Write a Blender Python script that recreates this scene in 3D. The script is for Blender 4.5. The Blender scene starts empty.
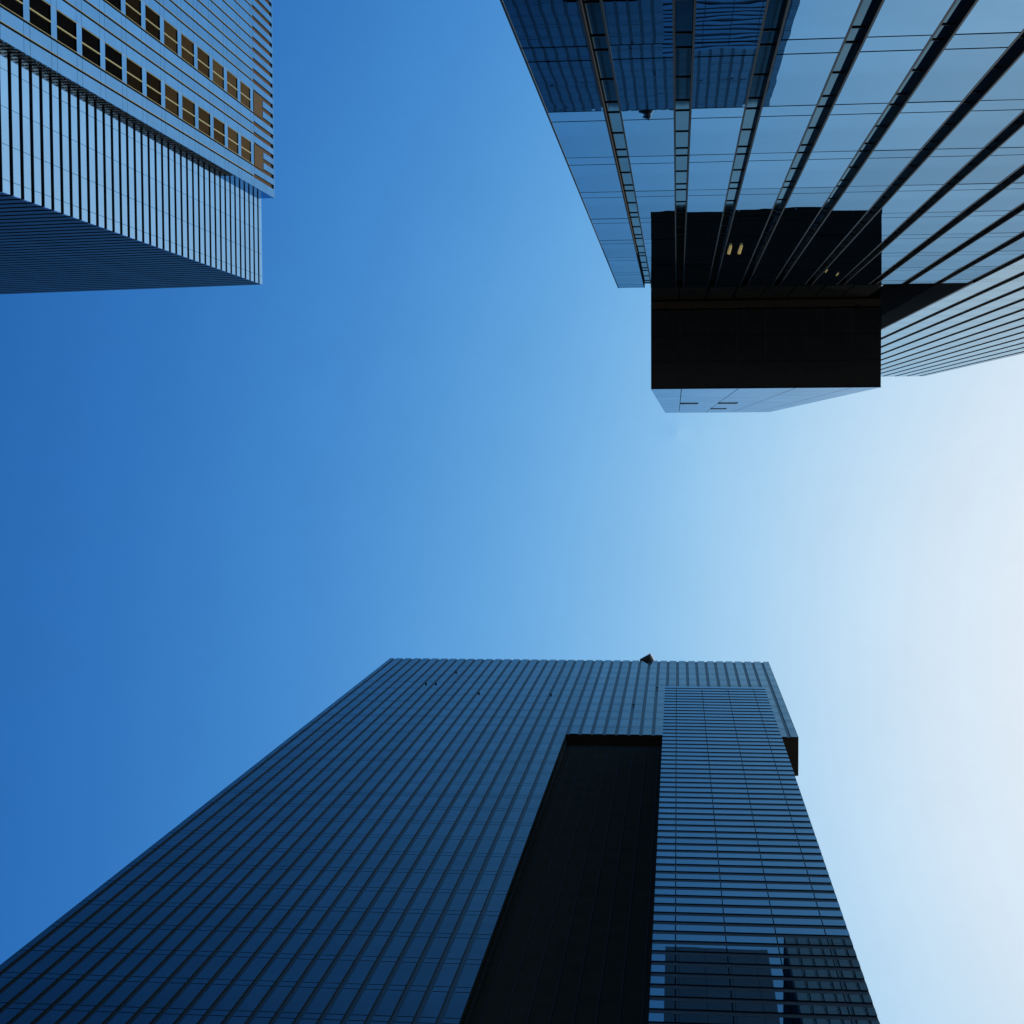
import bpy, bmesh, math, random
from mathutils import Vector, Matrix
random.seed(7)
R = math.radians

# ------------------------------------------------------------------ camera
sc = bpy.context.scene
C = sc.collection
EYE = 1.6
F_PX, VPX, VPY, ROLL = 1550.0, 677.2, 432.5, -0.0054      # looking almost straight up
_z = Vector((VPX-512, VPY-512, F_PX)).normalized()
_a = Vector((math.cos(ROLL), math.sin(ROLL), 0))
_X = (_a - _z*_a.dot(_z)).normalized()
_Y = _z.cross(_X)
def _w(v): return Vector((v.dot(_X), v.dot(_Y), v.dot(_z)))
_r, _d, _f = _w(Vector((1, 0, 0))), _w(Vector((0, 1, 0))), _w(Vector((0, 0, 1)))
cam = bpy.data.cameras.new('camera')
cam.sensor_width = 36
cam.lens = F_PX/1024*36
cam.clip_start, cam.clip_end = 0.1, 5000
co = bpy.data.objects.new('camera', cam)
C.objects.link(co)
M = Matrix(((_r.x, -_d.x, -_f.x), (_r.y, -_d.y, -_f.y), (_r.z, -_d.z, -_f.z))).to_4x4()
M.translation = Vector((0, 0, EYE))
co.matrix_world = M
sc.camera = co

# ------------------------------------------------------------------ sky and sun
SUN_E, SUN_PHI = 60.0, 15.0          # elevation, bearing from +X towards +Y
W = bpy.data.worlds.new('World')
sc.world = W
W.use_nodes = True
nt = W.node_tree
bg = nt.nodes['Background']
bg.inputs['Strength'].default_value = 0.1
sky = nt.nodes.new('ShaderNodeTexSky')
sky.sky_type = 'NISHITA'
sky.sun_disc = False
sky.sun_elevation = R(SUN_E)
sky.sun_rotation = R(90 - SUN_PHI)
sky.altitude = 0
sky.air_density, sky.dust_density, sky.ozone_density = 1.0, 8.0, 4.0
# response of a deep polarised sky that flattens towards white near the sun: (power, gain, white level) per channel
SKY_TONE = ((2.08, 1.10, 0.885), (1.75, 3.158, 0.92), (2.40, 17.5, 0.94))
sep = nt.nodes.new('ShaderNodeSeparateColor')
com = nt.nodes.new('ShaderNodeCombineColor')
nt.links.new(sky.outputs[0], sep.inputs[0])
def wm(op, a, b):
    n = nt.nodes.new('ShaderNodeMath'); n.operation = op
    for k, v in ((0, a), (1, b)):
        if isinstance(v, float): n.inputs[k].default_value = v
        else: nt.links.new(v, n.inputs[k])
    return n.outputs[0]
wtc = nt.nodes.new('ShaderNodeTexCoord')          # barely visible high veil
wno = nt.nodes.new('ShaderNodeTexNoise')
wno.inputs['Scale'].default_value = 14
wno.inputs['Detail'].default_value = 9
wno.inputs['Roughness'].default_value = 0.75
nt.links.new(wtc.outputs['Generated'], wno.inputs['Vector'])
veil = wm('ADD', wm('MULTIPLY', wno.outputs['Fac'], 0.12), 0.94)
for i, (g, b, cap) in enumerate(SKY_TONE):
    t = wm('MULTIPLY', wm('POWER', sep.outputs[i], float(g)), float(b*0.1**g))
    t = wm('DIVIDE', wm('MULTIPLY', t, float(10*cap)), wm('ADD', t, 1.0))
    t = wm('MULTIPLY', t, veil)
    nt.links.new(t, com.inputs[i])
nt.links.new(com.outputs[0], bg.inputs['Color'])

sl = bpy.data.lights.new('sun', 'SUN')
sl.energy = 2.6
sl.angle = R(0.5)
sl.color = (1.0, 0.95, 0.88)
so = bpy.data.objects.new('sun', sl)
C.objects.link(so)
sd = Vector((math.cos(R(SUN_E))*math.cos(R(SUN_PHI)), math.cos(R(SUN_E))*math.sin(R(SUN_PHI)), math.sin(R(SUN_E))))
so.rotation_euler = sd.to_track_quat('Z', 'Y').to_euler()
so.location = sd*300
sc.view_settings.view_transform = 'Standard'
sc.view_settings.look = 'None'
sc.view_settings.exposure = 0.0
sc.view_settings.gamma = 1.0
sc.cycles.max_bounces = 8
sc.cycles.glossy_bounces = 6

# ------------------------------------------------------------------ materials
def nodes(name):
    m = bpy.data.materials.new(name)
    m.use_nodes = True
    t = m.node_tree
    t.nodes.clear()
    return m, t, t.nodes.new('ShaderNodeOutputMaterial')

def bump(t, scale, strength, dist, stretch=(1, 1, 1)):
    tc = t.nodes.new('ShaderNodeTexCoord')
    mp = t.nodes.new('ShaderNodeMapping')
    mp.inputs['Scale'].default_value = stretch
    n = t.nodes.new('ShaderNodeTexNoise')
    n.inputs['Scale'].default_value = scale
    n.inputs['Detail'].default_value = 1.5
    b = t.nodes.new('ShaderNodeBump')
    b.inputs['Strength'].default_value = strength
    b.inputs['Distance'].default_value = dist
    t.links.new(tc.outputs['Object'], mp.inputs[0])
    t.links.new(mp.outputs[0], n.inputs['Vector'])
    t.links.new(n.outputs['Fac'], b.inputs['Height'])
    return b

def mirror(name, tint, ior, base, rough=0.02, wave=(0.5, 0.15, 0.004), dirt=0.12, vary=0.0):
    """coated glass or polished panel: Fresnel mix of a dark body and a tinted reflection"""
    m, t, o = nodes(name)
    dif = t.nodes.new('ShaderNodeBsdfDiffuse')
    gl = t.nodes.new('ShaderNodeBsdfGlossy')
    fr = t.nodes.new('ShaderNodeFresnel')
    mx = t.nodes.new('ShaderNodeMixShader')
    fr.inputs['IOR'].default_value = ior
    dif.inputs['Color'].default_value = (*base, 1)
    gl.inputs['Roughness'].default_value = rough
    tc = t.nodes.new('ShaderNodeTexCoord')
    n = t.nodes.new('ShaderNodeTexNoise')
    n.inputs['Scale'].default_value = 0.35
    n.inputs['Detail'].default_value = 6
    t.links.new(tc.outputs['Object'], n.inputs['Vector'])
    mr = t.nodes.new('ShaderNodeMapRange')
    mr.inputs['From Min'].default_value, mr.inputs['From Max'].default_value = 0.3, 0.7
    mr.inputs['To Min'].default_value, mr.inputs['To Max'].default_value = 1-dirt, 1.0
    t.links.new(n.outputs['Fac'], mr.inputs['Value'])
    fac = mr.outputs[0]
    if vary:
        oi = t.nodes.new('ShaderNodeObjectInfo')
        v = t.nodes.new('ShaderNodeMapRange')
        v.inputs['To Min'].default_value, v.inputs['To Max'].default_value = 1-vary, 1.0
        t.links.new(oi.outputs['Random'], v.inputs['Value'])
        mu = t.nodes.new('ShaderNodeMath'); mu.operation = 'MULTIPLY'
        t.links.new(fac, mu.inputs[0]); t.links.new(v.outputs[0], mu.inputs[1])
        fac = mu.outputs[0]
    mc = t.nodes.new('ShaderNodeMix'); mc.data_type = 'RGBA'
    mc.inputs['A'].default_value = (0, 0, 0, 1)
    mc.inputs['B'].default_value = (*tint, 1)
    t.links.new(fac, mc.inputs['Factor'])
    t.links.new(mc.outputs['Result'], gl.inputs['Color'])
    if wave[1]:
        b = bump(t, *wave)
        t.links.new(b.outputs[0], gl.inputs['Normal'])
    t.links.new(fr.outputs[0], mx.inputs[0])
    t.links.new(dif.outputs[0], mx.inputs[1])
    t.links.new(gl.outputs[0], mx.inputs[2])
    t.links.new(mx.outputs[0], o.inputs['Surface'])
    return m

def solid(name, col, rough=0.6, metal=0.0, vary=0.25, scale=1.5, spec=0.3, emit=None):
    m, t, o = nodes(name)
    p = t.nodes.new('ShaderNodeBsdfPrincipled')
    p.inputs['Roughness'].default_value = rough
    p.inputs['Metallic'].default_value = metal
    p.inputs['Specular IOR Level'].default_value = spec
    tc = t.nodes.new('ShaderNodeTexCoord')
    n = t.nodes.new('ShaderNodeTexNoise')
    n.inputs['Scale'].default_value = scale
    n.inputs['Detail'].default_value = 8
    n.inputs['Roughness'].default_value = 0.65
    t.links.new(tc.outputs['Object'], n.inputs['Vector'])
    mc = t.nodes.new('ShaderNodeMix'); mc.data_type = 'RGBA'
    mc.inputs['A'].default_value = tuple(c*(1-vary) for c in col) + (1,)
    mc.inputs['B'].default_value = tuple(min(1, c*(1+vary)) for c in col) + (1,)
    t.links.new(n.outputs['Fac'], mc.inputs['Factor'])
    t.links.new(mc.outputs['Result'], p.inputs['Base Color'])
    if emit:
        p.inputs['Emission Color'].default_value = (*emit[0], 1)
        p.inputs['Emission Strength'].default_value = emit[1]
    t.links.new(p.outputs[0], o.inputs['Surface'])
    return m

MT = {
    'glass_wing': mirror('coated_blue_glass', (0.43, 0.73, 1.0), 14.0, (0.005, 0.008, 0.011), 0.004, (0.8, 0.34, 0.004), 0.14, 0.16),
    'glass_tower': mirror('coated_pale_glass', (0.70, 0.89, 1.0), 2.3, (0.005, 0.009, 0.014), 0.01, (0.5, 0.1, 0.004), 0.08, 0.06),
    'slot_glass': mirror('slot_glass', (0.38, 0.58, 0.68), 2.6, (0.012, 0.018, 0.020), 0.03, (0.5, 0.1, 0.004), 0.2),
    'alu_dark': solid('anodised_dark_aluminium', (0.018, 0.021, 0.024), 0.6, 0.0, 0.2, 3, 0.03),
    'gasket': solid('black_gasket', (0.011, 0.014, 0.015), 0.45, 0, 0.2, 1.5, 0.08),
    'core': solid('dark_core', (0.012, 0.014, 0.016), 0.9, 0, 0.2, 1.5, 0.0),
    'flank': solid('dark_grey_render', (0.026, 0.034, 0.038), 0.8, 0, 0.25, 0.8, 0.05),
    'soffit': solid('polished_black_soffit', (0.026, 0.024, 0.019), 0.12, 0, 0.75, 0.9, 0.35),
    'white_panel': mirror('polished_grey_cladding', (0.55, 0.68, 0.82), 1.5, (0.008, 0.012, 0.018), 0.10, (0.35, 0.12, 0.01), 0.14),
    'bronze': solid('bronze_strip', (0.07, 0.05, 0.025), 0.5, 0.0, 0.3),
    'panel_b2': mirror('pale_blue_metal_panel', (0.39, 0.69, 1.0), 20.0, (0.03, 0.05, 0.08), 0.05, (0.5, 0.1, 0.004), 0.10),
    'panel_block': mirror('blue_metal_cladding', (0.24, 0.53, 0.88), 20.0, (0.02, 0.04, 0.07), 0.05, (0.5, 0.1, 0.004), 0.14, 0.12),
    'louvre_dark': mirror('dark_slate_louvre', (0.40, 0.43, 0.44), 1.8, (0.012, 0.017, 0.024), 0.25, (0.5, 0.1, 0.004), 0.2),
    'brass': solid('brass_trim', (0.50, 0.43, 0.15), 0.5, 0.0, 0.2),
    'glass_b3': mirror('deep_blue_glass', (0.76, 0.87, 0.93), 1.72, (0.022, 0.025, 0.022), 0.01, (0.6, 0.15, 0.004), 0.18, 0.14),
    'slot_b3': solid('dark_green_black_channel', (0.038, 0.048, 0.042), 0.4, 0, 0.2, 1.5, 0.22),
    'glass_bay': mirror('blue_green_glass', (0.58, 0.82, 1.0), 3.2, (0.006, 0.012, 0.018), 0.008, (0.6, 0.25, 0.004), 0.12, 0.10),
    'recess': solid('charcoal_recess', (0.085, 0.070, 0.048), 0.9, 0, 0.3, 0.7, 0.0),
    'recess_edge': solid('recess_edge_metal', (0.09, 0.09, 0.08), 0.8, 0, 0.2, 1.5, 0.03),
    'blade': solid('blue_grey_blade', (0.028, 0.036, 0.050), 0.45, 0, 0.2, 1.5, 0.15),
    'brown_back': solid('brown_groove_back', (0.16, 0.10, 0.06), 0.8, 0, 0.2, 1.5, 0.0),
    'joint': solid('grey_joint_profile', (0.06, 0.065, 0.06), 0.6, 0, 0.2, 1.5, 0.1),
    'lamp': solid('lit_lamp_glass', (0.4, 0.3, 0.12), 0.5, 0, 0.2, 4, 0.0, ((1.0, 0.74, 0.30), 0.20)),
    'roof': solid('roof_gravel', (0.2, 0.2, 0.19), 0.9, 0, 0.3, 5),
    'grey_paint': solid('grey_painted_metal', (0.10, 0.10, 0.10), 0.5, 0, 0.2),
    'sunlit_pale': solid('sunlit_pale_metal', (0.7, 0.7, 0.7), 0.5, 0, 0.1),
    'paving': solid('grey_paving', (0.10, 0.10, 0.10), 0.85, 0, 0.3, 0.6),
}
BROWN = [solid('brown_window_pane_%s' % n, c, 0.8, 0, 0.35, 2.0, 0.0) for n, c in
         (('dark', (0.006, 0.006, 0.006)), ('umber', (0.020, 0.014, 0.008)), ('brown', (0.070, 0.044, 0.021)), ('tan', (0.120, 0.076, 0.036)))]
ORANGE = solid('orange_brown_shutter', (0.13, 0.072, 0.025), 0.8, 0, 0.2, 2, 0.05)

# ------------------------------------------------------------------ mesh helpers
class MB:
    SC = 1.0            # a whole building can be scaled about the eye point while it is laid out
    def __init__(s): s.v, s.f, s.m, s.mats = [], [], [], []
    def mi(s, mat):
        if mat not in s.mats: s.mats.append(mat)
        return s.mats.index(mat)
    def prism(s, pts, z0, z1, mat):
        """pts: four plan points; heights are above the eye"""
        a = sum(pts[i][0]*pts[(i+1) % 4][1]-pts[(i+1) % 4][0]*pts[i][1] for i in range(4))
        if a < 0: pts = pts[::-1]
        k, i = len(s.v), s.mi(mat)
        k_ = MB.SC
        s.v += [(p[0]*k_, p[1]*k_, z0*k_+EYE) for p in pts]+[(p[0]*k_, p[1]*k_, z1*k_+EYE) for p in pts]
        for f in ((3, 2, 1, 0), (4, 5, 6, 7), (0, 1, 5, 4), (1, 2, 6, 5), (2, 3, 7, 6), (3, 0, 4, 7)):
            s.f.append(tuple(k+j for j in f)); s.m.append(i)
        return s
    def box(s, x0, x1, y0, y1, z0, z1, mat):
        x0, x1 = min(x0, x1), max(x0, x1)
        y0, y1 = min(y0, y1), max(y0, y1)
        return s.prism([(x0, y0), (x1, y0), (x1, y1), (x0, y1)], z0, z1, mat)
    def tube(s, p, q, r0, r1, mat, n=10):
        p, q = Vector(p), Vector(q)
        d = (q-p).normalized()
        u = d.orthogonal().normalized(); w = d.cross(u)
        k, i = len(s.v), s.mi(mat)
        for c, r in ((p, r0), (q, r1)):
            for j in range(n):
                a = 2*math.pi*j/n
                s.v.append(tuple(c+(u*math.cos(a)+w*math.sin(a))*r+Vector((0, 0, EYE))))
        for j in range(n):
            s.f.append((k+j, k+(j+1) % n, k+n+(j+1) % n, k+n+j)); s.m.append(i)
        s.f.append(tuple(k+j for j in range(n))[::-1]); s.m.append(i)
        s.f.append(tuple(k+n+j for j in range(n))); s.m.append(i)
        return s
    def build(s, name, parent=None, tilt=None):
        me = bpy.data.meshes.new(name)
        base = Vector((0, 0, 0))
        if parent is not None: base = parent['_base']
        # origin of the mesh: its own centre, so object noise differs from piece to piece
        lo = [min(v[i] for v in s.v) for i in range(3)]; hi = [max(v[i] for v in s.v) for i in range(3)]
        c = Vector([(a+b)/2 for a, b in zip(lo, hi)])
        me.from_pydata([tuple(Vector(v)-c) for v in s.v], [], s.f)
        for m in s.mats: me.materials.append(m)
        me.polygons.foreach_set('material_index', s.m)
        me.update()
        o = bpy.data.objects.new(name, me)
        C.objects.link(o)
        o.location = c-Vector(base)
        if tilt: o.rotation_euler = tilt
        if parent is not None: o.parent = parent
        o['_base'] = tuple(c)
        return o

def thing(name, label, cat, loc):
    o = bpy.data.objects.new(name, None)
    C.objects.link(o)
    o.location = loc
    o['label'] = label; o['category'] = cat
    o['_base'] = tuple(loc)
    return o

def clone(o, dz=0.0, dx=0.0, dy=0.0):
    c = o.copy()
    C.objects.link(c)
    c.parent = o.parent
    c.location = (o.location.x+dx, o.location.y+dy, o.location.z+dz)
    return c

# ------------------------------------------------------------------ ground
g = MB().box(-1500, 1500, -1500, 1500, -EYE-0.5, -EYE, MT['paving']).build('ground')
g['kind'] = 'structure'

# ================================================================== BUILDING WITH GLASS WING, TOWER AND DARK BLOCK
FY = -4.906                      # facade plane
SLOT_D = 0.16
PITCH, SLOT_W = 1.067, 0.27
slot_x = [-0.985+PITCH*k for k in range(44)]
WING_L, WING_H, TALL_L, TALL_R, TALL_H = -1.97, 53.0, 9.83, 21.9, 142.2
b1 = thing('glass_office_building', 'blue glass office building with tall dark vertical slots and an overhanging black-bottomed block',
           'office building', (4.0, FY-8, 0))
# solid cores behind the curtain wall
MB().box(WING_L, TALL_L-0.01, -26, FY-SLOT_D, -EYE, WING_H-0.25, MT['core']).build('wing_core', b1)
MB().box(TALL_L, TALL_R-0.02, -30, FY-SLOT_D, -EYE, TALL_H-0.3, MT['core']).build('tower_core', b1)
# flank of the tower above the wing roof
w = MB()
w.box(TALL_L-0.12, TALL_L-0.002, -28, -5.55, WING_H, TALL_H, MT['flank'])
w.build('flank_wall', b1)
w = MB().box(TALL_L-0.10, TALL_L-0.002, -5.54, FY+0.002, WING_H+0.002, TALL_H, MT['gasket'])
w.build('corner_post', b1)

FL0, FLH, SPH = 19.95, 3.99, 0.75
def slots(i, z1, parent):
    x = slot_x[i]
    w = MB()
    a, b = x-SLOT_W/2, x+SLOT_W/2
    z0 = -EYE
    w.box(a-0.002, a+0.028, FY-SLOT_D, FY+0.004, z0, z1, MT['gasket'] if i else MT['alu_dark'])
    w.box(b-0.028, b+0.002, FY-SLOT_D, FY+0.004, z0, z1, MT['gasket'])
    w.box(a+0.03, b-0.03, FY-SLOT_D, FY-SLOT_D+0.03, z0, z1, MT['slot_glass'])
    k = -5
    while True:
        h = FL0+FLH*k
        if h > z1-0.2: break
        for dh in (0.0, SPH, 2.45):
            if -EYE < h+dh < z1-0.2:
                w.box(a+0.03, b-0.03, FY-SLOT_D+0.031, FY-SLOT_D+0.045, h+dh-0.016, h+dh+0.016, MT['gasket'])
        k += 1
    return w.build('slot_channel', parent)

# wing: eleven bays, each floor a window of its own (vision pane and spandrel pane)
for i in range(0, 11):
    slots(i, WING_H+0.02, b1)
edges = [WING_L]+[x for k in range(11) for x in (slot_x[k]-SLOT_W/2, slot_x[k]+SLOT_W/2)]
bays = [(edges[2*k], edges[2*k+1]) for k in range(11)]
for a, b in bays:
    if b-a < 0.05: continue
    for fl in range(0, 8):
        h = FL0+FLH*fl
        w = MB()
        top = h+FLH-0.03 if fl < 7 else h+FLH-0.03
        w.box(a, b, FY-0.05, FY, h+0.03, h+SPH-0.03, MT['glass_wing'])
        w.box(a, b, FY-0.05, FY, h+SPH+0.03, top, MT['glass_wing'])
        o = w.build('window', b1, tilt=(R(random.gauss(0, 0.06)), 0, R(random.gauss(0, 0.10))))
    h = FL0+FLH*8
    w = MB()
    w.box(a, b, FY-0.05, FY, h+0.03, WING_H-0.4, MT['glass_wing'])
    w.box(a, b, FY-0.05, FY, WING_H-0.36, WING_H, MT['glass_wing'])
    w.build('parapet_pane', b1)
    w = MB()
    for fl in range(-5, 0):
        h = FL0+FLH*fl
        w.box(a, b, FY-0.05, FY, max(h+0.03, -EYE), h+SPH-0.03, MT['glass_wing'])
        w.box(a, b, FY-0.05, FY, h+SPH+0.03, h+FLH-0.03, MT['glass_wing'])
    w.build('lower_glazing', b1)
MB().box(WING_L-0.03, WING_L, -26, FY+0.006, -EYE, WING_H+0.03, MT['gasket']).build('edge_trim', b1)
MB().box(WING_L, TALL_L-0.15, -25.9, FY-SLOT_D-0.05, WING_H-0.24, WING_H-0.05, MT['roof']).build('wing_roof', b1)

# tower: strips of glass between the slots
for i in range(11, 22):
    slots(i, TALL_H, b1)
tedge = [TALL_L]+[x for k in range(11, 22) for x in (slot_x[k]-SLOT_W/2, slot_x[k]+SLOT_W/2)]+[TALL_R-0.05]
for k in range(0, 12):
    a, b = tedge[2*k], tedge[2*k+1]
    w = MB()
    for fl in range(-5, 31):
        h = FL0+FLH*fl
        z0, z1 = max(h+0.02, -EYE), min(h+SPH-0.02, TALL_H)
        if z1 > z0: w.box(a, b, FY-0.05, FY, z0, z1, MT['glass_tower'])
        z0, z1 = h+SPH+0.02, min(h+FLH-0.02, TALL_H)
        if z1 > z0: w.box(a, b, FY-0.05, FY, z0, z1, MT['glass_tower'])
    w.build('glazing_strip', b1)

MB().box(TALL_R-0.05, TALL_R, -30, FY+0.004, -EYE, TALL_H, MT['alu_dark']).build('edge_trim', b1)

# overhanging block
BX0, BX1, BY, BZ0, BZ1 = -0.975, 7.47, -1.62, 58.4, 128.6
blk = MB().box(BX0+0.06, BX1-0.06, -24, BY-0.08, BZ0+0.07, BZ1-0.1, MT['core']).build('overhanging_block', b1)
w = MB()
nx, ny = 8, 3
for i in range(nx):
    for j in range(ny):
        xa = BX0+0.03+(BX1-BX0-0.06)*i/nx; xb = BX0+0.03+(BX1-BX0-0.06)*(i+1)/nx
        ya = BY-0.04-(-BY-0.04-0.0+(-FY-0.3))*0
        y0 = FY+0.35+(BY-0.05-FY-0.35)*j/ny; y1 = FY+0.35+(BY-0.05-FY-0.35)*(j+1)/ny
        w.box(xa+0.012, xb-0.012, y0+0.012, y1-0.012, BZ0, BZ0+0.06, MT['soffit'])
for i in range(1, nx):
    xa = BX0+0.03+(BX1-BX0-0.06)*i/nx
    w.box(xa-0.011, xa+0.011, FY+0.36, BY-0.06, BZ0-0.006, BZ0+0.05, MT['joint'])
w.build('soffit', blk)
MB().box(BX0, BX1, BY-0.03, BY, BZ0-0.02, BZ0+0.06, MT['white_panel']).build('front_lip', blk)
w = MB()
jx = [BX0, 0.14, 2.25, 4.35, 6.4, BX1]
jz = [BZ0+0.062, 70.5, 86.3, 100, 114.5, BZ1]
for i in range(5):
    for j in range(5):
        w.box(jx[i]+(0.03 if i else 0), jx[i+1], BY-0.06, BY, jz[j], jz[j+1]-0.05, MT['white_panel'])
w.build('front_wall', blk)
w = MB().box(BX0, BX0+0.05, -24, BY-0.062, BZ0+0.061, BZ1, MT['white_panel'])
w.box(BX1-0.05, BX1, -24, BY-0.062, BZ0+0.061, BZ1, MT['white_panel'])
w.build('side_wall', blk)
for x0, x1, z in ((0.16, 1.16, 86.3), (2.27, 3.33, 86.3), (2.29, 3.34, 106.5)):
    MB().box(x0, x1, BY-0.02, BY+0.03, z, z+2.3, MT['gasket']).build('vent_slit', blk)
# wall between the wing roof and the block, with its bronze ledge
w = MB().box(BX0+0.08, 6.95, -22, FY-0.03, WING_H+0.01, BZ0-0.01, MT['core'])
for i in range(8):
    x = BX0+0.10+i*0.975
    w.box(x, x+0.93, FY-0.029, FY, WING_H+0.3, BZ0-0.5, MT['soffit'])
w.build('link_wall', b1)
w = MB().box(BX0+0.05, BX1-0.05, FY+0.03, FY+0.30, BZ0-0.05, BZ0+0.05, MT['bronze'])
w.build('bronze_ledge', b1)
for i in range(8):
    x = BX0+0.55+i*1.0
    MB().tube((x, FY+0.33, BZ0+0.02), (x, FY+0.33, BZ0-0.06), 0.08, 0.06, MT['gasket']).build('downlight', b1)
# lamps seen in two of the panes
def lamp(x, z, s):
    w = MB().tube((x, FY+0.02, z-0.9*s), (x, FY+0.02, z+0.7*s), 0.035*s, 0.045*s, MT['lamp'])
    w.tube((x, FY+0.02, z+0.71*s), (x, FY+0.02, z+0.9*s), 0.05*s, 0.03*s, MT['gasket'])
    return w.build('wall_lamp', b1)
for x, z in ((1.40, 42.3), (1.68, 42.3)): lamp(x, z, 1.0)
for x, z in ((4.52, 48.3), (4.96, 49.4)): lamp(x, z, 0.4)

# ================================================================== BANDED TOWER WITH THE WINDOWED BLOCK (top left)
b2 = thing('banded_office_tower', 'pale blue banded tower with a dark louvred side and two rows of brown windows', 'tower', (-54, -24, 0))
BXF, BYC, BH = -40.58, -14.75, 150.0
FARX, FARY = -67.5, -14.2
MB().prism([(BXF-0.35, BYC-0.3), (BXF-0.35, -60), (FARX, -60), (FARX, FARY-0.3)], -EYE, BH-0.1, MT['core']).build('tower_core', b2)
P = 1.57
zs = [BH-P*k for k in range(1, 62)]
proto = None
ysplit = [BYC-0.0, -15.55, -17.7, -19.95, -22.2, -24.2]
for n, z in enumerate(zs):
    if proto is None:
        w = MB()
        for i in range(5):
            w.box(BXF-0.16, BXF, ysplit[i+1]+0.014, ysplit[i]-(0.014 if i else 0), z+0.53, z+P, MT['panel_b2'])
        proto = w.build('spandrel_band', b2)
        dirx, diry = FARX-BXF, FARY-BYC
        L = math.hypot(dirx, diry); dx, dy = dirx/L, diry/L
        nxv, nyv = -dy, dx
        if nyv < 0: nxv, nyv = -nxv, -nyv
        w = MB()
        def q(t, off): return (BXF+dx*t+nxv*off, BYC+dy*t+nyv*off)
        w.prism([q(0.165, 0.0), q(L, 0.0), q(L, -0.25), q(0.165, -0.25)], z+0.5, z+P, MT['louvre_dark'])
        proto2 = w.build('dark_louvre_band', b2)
    else:
        clone(proto, dz=z-zs[0]); clone(proto2, dz=z-zs[0])
MB().box(BXF-0.2, BXF-0.02, -24.2, BYC-0.02, -EYE, zs[-1]+0.3, MT['panel_b2']).build('base_wall', b2)
MB().prism([q(0.17, -0.02), q(L, -0.02), q(L, -0.2), q(0.17, -0.2)], -EYE, zs[-1]+0.3, MT['louvre_dark']).build('dark_base_wall', b2)  # this side is clad in dark matte louvres
# projecting block
XB, YB, HB = -39.72, -23.42, 151.6
block = MB().box(XB-0.22, XB-1.2, -62, YB-0.05, -EYE, HB-0.05, MT['core']).build('projecting_block', b2)
G = [-24.4-0.985*k for k in range(0, 36)]
FW0, FWH, WH, STEP = 93.35, 4.25, 3.32, 144.45
joints = [h for j in range(-23, 12) for h in (FW0+FWH*j, FW0+FWH*j+WH) if h > 2]
def strip(y0, y1, name='facade_strip'):
    """y0 > y1: one upright strip of cladding, split at its joints; wider open grooves above STEP"""
    w = MB()
    gr = 0.095
    zz = [-EYE]+[h for h in joints if h < STEP]+[STEP]
    for i in range(len(zz)-1):
        w.box(XB-0.2, XB, y0-gr, y1+gr, zz[i]+0.02, zz[i+1]-0.02, MT['panel_block'])
    w.box(XB-0.2, XB, y0-0.27, y1+0.14, STEP+0.02, HB, MT['panel_block'])
    return w.build(name, block)
wb = {1, 2, 6, 7}
w = MB()
zz = [-EYE]+[h for h in joints if h < STEP]+[STEP]
for i in range(len(zz)-1):
    w.box(XB-0.2, XB, YB, G[0]+0.095, zz[i]+0.02, zz[i+1]-0.02, MT['panel_block'])
w.box(XB-0.2, XB, YB, G[0]+0.14, STEP+0.02, HB, MT['panel_block'])
w.build('facade_strip', block)
for k in range(0, 35):
    if k in wb: continue
    strip(G[k], G[k+1])
for k in range(0, 35):
    if k in (2, 7): continue
    w = MB().box(XB-0.19, XB-0.04, G[k]-0.093, G[k]-0.045, -EYE, STEP, MT['gasket'])
    w.box(XB-0.038, XB+0.004, G[k]-0.093, G[k]-0.068, -EYE, STEP, MT['brass'])
    w.build('brass_trim', block)
MB().box(XB-0.21, XB+0.005, -61.9, YB, HB, HB+0.28, MT['panel_block']).build('coping', block)
MB().box(XB-0.215, XB-0.17, -61.8, YB-0.06, STEP+0.01, HB-0.01, MT['brown_back']).build('groove_back', block)
# window columns
for (ga, gm, gb) in ((G[1], G[2], G[3]), (G[6], G[7], G[8])):
    for j in range(-12, 12):
        z = FW0+FWH*j
        t = z+random.uniform(-3, 3)          # pane tone: darkest on the lower floors, browner higher up, with jitter
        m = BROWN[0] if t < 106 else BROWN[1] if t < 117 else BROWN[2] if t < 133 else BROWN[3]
        f = MB()
        f.box(XB-0.06, XB+0.004, gb-0.095, gb-0.04, z, z+WH, MT['brass'])
        f.box(XB-0.09, XB+0.002, gm-0.04, gm+0.04, z, z+WH, MT['brass'])
        f.box(XB-0.19, XB-0.10, ga-0.06, gb-0.04, z, z+0.06, MT['gasket'])
        fo = f.build('window', block)
        if z > 82:
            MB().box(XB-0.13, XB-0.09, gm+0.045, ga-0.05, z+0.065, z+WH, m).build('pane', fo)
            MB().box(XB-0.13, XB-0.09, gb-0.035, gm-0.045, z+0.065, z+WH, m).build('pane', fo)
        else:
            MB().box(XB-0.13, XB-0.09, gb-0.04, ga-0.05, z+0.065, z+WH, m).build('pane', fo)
    p0 = None
    for j in range(-12, 12):
        z = FW0+FWH*j+WH
        if p0 is None:
            p0 = MB().box(XB-0.2, XB, ga-0.06, gb-0.095, z+0.005, z+FWH-WH-0.005, MT['panel_block']).build('window_pier', block)
            zp = z
        else: clone(p0, dz=z-zp)
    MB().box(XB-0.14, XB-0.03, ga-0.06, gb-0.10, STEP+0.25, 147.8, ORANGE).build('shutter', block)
    w = MB()
    for a, b in ((ga, gm), (gm, gb)):
        w.box(XB-0.2, XB, a-0.27, b+0.14, 147.82, HB, MT['panel_block'])
    w.build('facade_strip', block)
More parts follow.
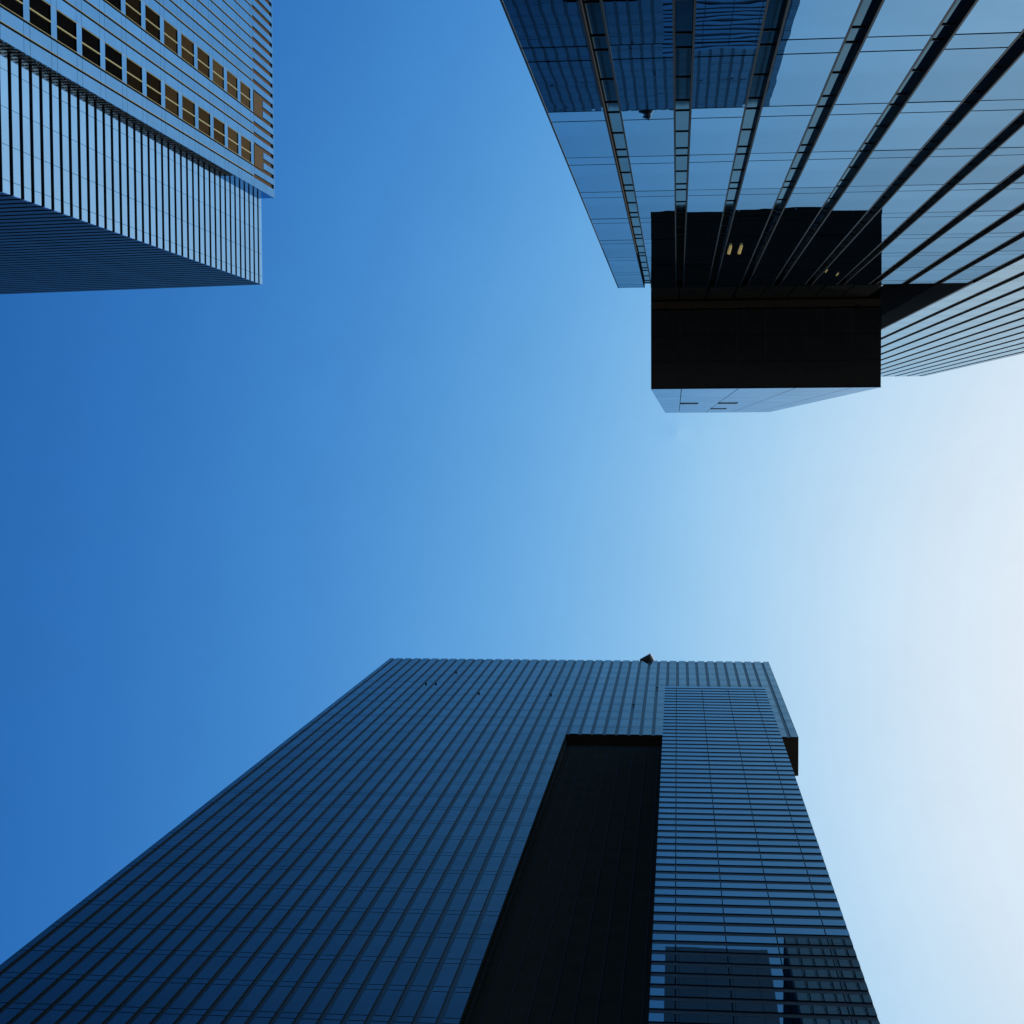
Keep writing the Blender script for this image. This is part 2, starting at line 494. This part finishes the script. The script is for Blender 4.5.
# side return of the block: a narrow grille of dark cells, plain near the top
gp = None
for k in range(0, 90):
    z = 138.0-0.80*(k+1)
    if gp is None:
        w = MB()
        for xa, xb in ((XB-0.06, XB-0.42), (XB-0.48, XB-0.84)):
            w.box(xa, xb, YB-0.04, YB+0.03, z, z+0.45, MT['alu_dark'])
        w.box(XB-0.43, XB-0.47, YB-0.04, YB+0.01, z, z+0.79, MT['gasket'])
        gp = w.build('grille_louvre', block)
    else: clone(gp, dz=-0.80*k)
MB().box(XB-0.205, XB-1.2, YB-0.045, YB+0.02, 138.0, HB-0.04, MT['panel_block']).build('side_panel', block)

# ================================================================== DARK BLUE TOWER (bottom)
b3 = thing('dark_blue_tower', 'dark blue tower with close upright stripes, a black recess and a louvred glass bay', 'tower', (-10, 32, 0))
MB.SC = 1.05
Y3, H3, XL, XR = 23.55, 160.0, -30.0, 9.27
RX0, RX1, RZ = -8.62, -0.6, 120.4
CR = 0.09
MB().box(XL, RX0-0.25, Y3+CR, 48, -EYE, H3-0.03, MT['slot_b3']).build('tower_core', b3)
MB().box(RX0-0.24, XR-0.02, Y3+CR, 26.6, RZ+0.02, H3-0.04, MT['slot_b3']).build('crown_core', b3)
MB().box(RX0-0.24, RX1+7.5, Y3+0.85, 26.5, -EYE, RZ-0.07, MT['recess']).build('recess_wall', b3)
S3, SW3 = 0.953, 0.275
s3 = [8.61-S3*k for k in range(0, 41)]
FL3 = 3.5
def rib(x0, x1, z0, z1, parent, name='facade_rib'):
    w = MB()
    h = 77.7-FL3*24
    while h < z1:
        for a, b in ((h+0.035, h+0.60-0.035), (h+0.60+0.035, h+FL3-0.035)):
            a2, b2_ = max(a, z0), min(b, z1)
            if b2_-a2 > 0.05: w.box(x0, x1, Y3, Y3+0.04, a2, b2_, MT['glass_b3'])
        h += FL3
    # edge returns of the rib
    w.box(x0, x0+0.03, Y3+0.041, Y3+CR, z0, z1-0.5, MT['slot_b3'])
    w.box(x1-0.03, x1, Y3+0.041, Y3+CR, z0, z1-0.5, MT['slot_b3'])
    return w.build(name, parent, tilt=None)
xs = [XR]+[v for x in s3 for v in (x+SW3/2, x-SW3/2)]+[XL]
for k in range(len(s3)+1):
    x1, x0 = xs[2*k], xs[2*k+1]
    if x1-x0 < 0.1: continue
    z0 = -EYE if x1 <= RX0+0.12 else RZ
    rib(x0, min(x1, RX0) if (x0 < RX0 < x1) else x1, z0, H3, b3)
    if x0 < RX0 < x1: rib(RX0+0.004, x1, RZ, H3, b3)
MB().box(XL-0.04, XL, Y3+0.01, 48, -EYE, H3+0.02, MT['slot_b3']).build('edge_trim', b3)
MB().box(XR, XR+0.05, Y3+0.012, 26.6, RZ, H3+0.02, MT['slot_b3']).build('edge_trim', b3)
# reveal of the recess on its left side, and the crown's underside
w = MB().box(RX0-0.23, RX0-0.01, Y3+0.045, Y3+0.86, -EYE, RZ, MT['recess'])
w.box(RX0-0.009, RX0+0.05, Y3+0.5, Y3+0.8, -EYE, RZ-0.01, MT['recess_edge'])
w.build('recess_reveal', b3)
MB().box(RX0+0.005, XR-0.03, Y3+0.06, 26.55, RZ-0.06, RZ+0.015, MT['recess']).build('crown_soffit', b3)
w = MB()
for k in range(9):
    x = RX0+0.5+k*0.95
    w.box(x, x+0.05, Y3+0.80, Y3+0.845, -EYE, RZ-0.1, MT['recess_edge'])
w.build('recess_battens', b3)
# louvred glass bay in front
MB.SC = 1.0
BYF, BA, BB, BTOP = 20.7, -1.0, 7.06, 126.4
bay = MB().box(BA+0.03, BB-0.03, BYF+0.22, 27.8, -EYE, BTOP-0.4, MT['core']).build('louvred_bay', b3)
vx = [BA, -0.07, 1.98, 4.05, 6.09, BB]
PB = 1.26
bp = None
for k in range(0, 62):
    z = BTOP-PB*(k+1)
    if bp is None:
        w = MB()
        for i in range(5):
            w.box(vx[i]+(0.022 if i else 0), vx[i+1]-(0.022 if i < 4 else 0), BYF, BYF+0.1, z+0.50, z+PB, MT['glass_bay'])
        bp = w.build('glass_band', bay)
        w = MB().box(BA, BB, BYF+0.03, BYF+0.2, z+0.10, z+0.45, MT['blade'])
        lp = w.build('louvre_blade', bay)
    else:
        clone(bp, dz=-PB*k); clone(lp, dz=-PB*k)
MB().box(BA, BB, BYF+0.001, BYF+0.21, -EYE, BTOP-PB*62+0.1, MT['glass_bay']).build('base_glazing', bay)
# small fixings on the stripes
MB.SC = 1.05
for x, z in ((-23.54, 143.4), (-22.6, 143.45), (-17.88, 138.46), (-11.3, 138.1), (-3.76, 133.5), (-1.85, 142.7), (-21.7, 150.6)):
    w = MB().box(x-0.08, x+0.08, Y3-0.09, Y3+0.02, z-0.14, z+0.14, MT['gasket'])
    w.box(x-0.03, x+0.03, Y3-0.14, Y3-0.09, z-0.05, z+0.05, MT['gasket'])
    w.build('fixing_bracket', b3)

MB.SC = 1.0
Y3, H3 = Y3*1.05, H3*1.05
# ------------------------------------------------------------------ unit looking over the roof edge
u = thing('rooftop_unit', 'small dark boxy unit with a pale end poking over the dark blue roof edge', 'rooftop unit', (-3.27, Y3+0.16, H3+EYE))
u.rotation_euler = (0, 0, R(-29))
w = MB().box(-0.62, 0.50, -0.50, 0.50, 0.5-EYE, 1.3-EYE, MT['grey_paint'])
w.box(-0.66, -0.621, -0.46, 0.46, 0.55-EYE, 1.25-EYE, MT['gasket'])
o = w.build('housing'); o.parent = u
w = MB().prism([(0.505, -0.52), (0.72, -0.52), (0.72, 0.52), (0.505, 0.52)], 0.46-EYE, 1.34-EYE, MT['sunlit_pale'])  # pale colour here stands in for the unit's sunlit edge
o = w.build('end_cap'); o.parent = u
w = MB().tube((-0.3, 0.55, -0.1-EYE), (-0.3, 0.55, 0.7-EYE), 0.06, 0.06, MT['grey_paint'])
w.tube((-0.3, 0.55, 0.6-EYE), (-0.3, 0.45, 0.6-EYE), 0.05, 0.05, MT['grey_paint'])
o = w.build('mounting_post'); o.parent = u

for o in bpy.data.objects:
    if '_base' in o: del o['_base']
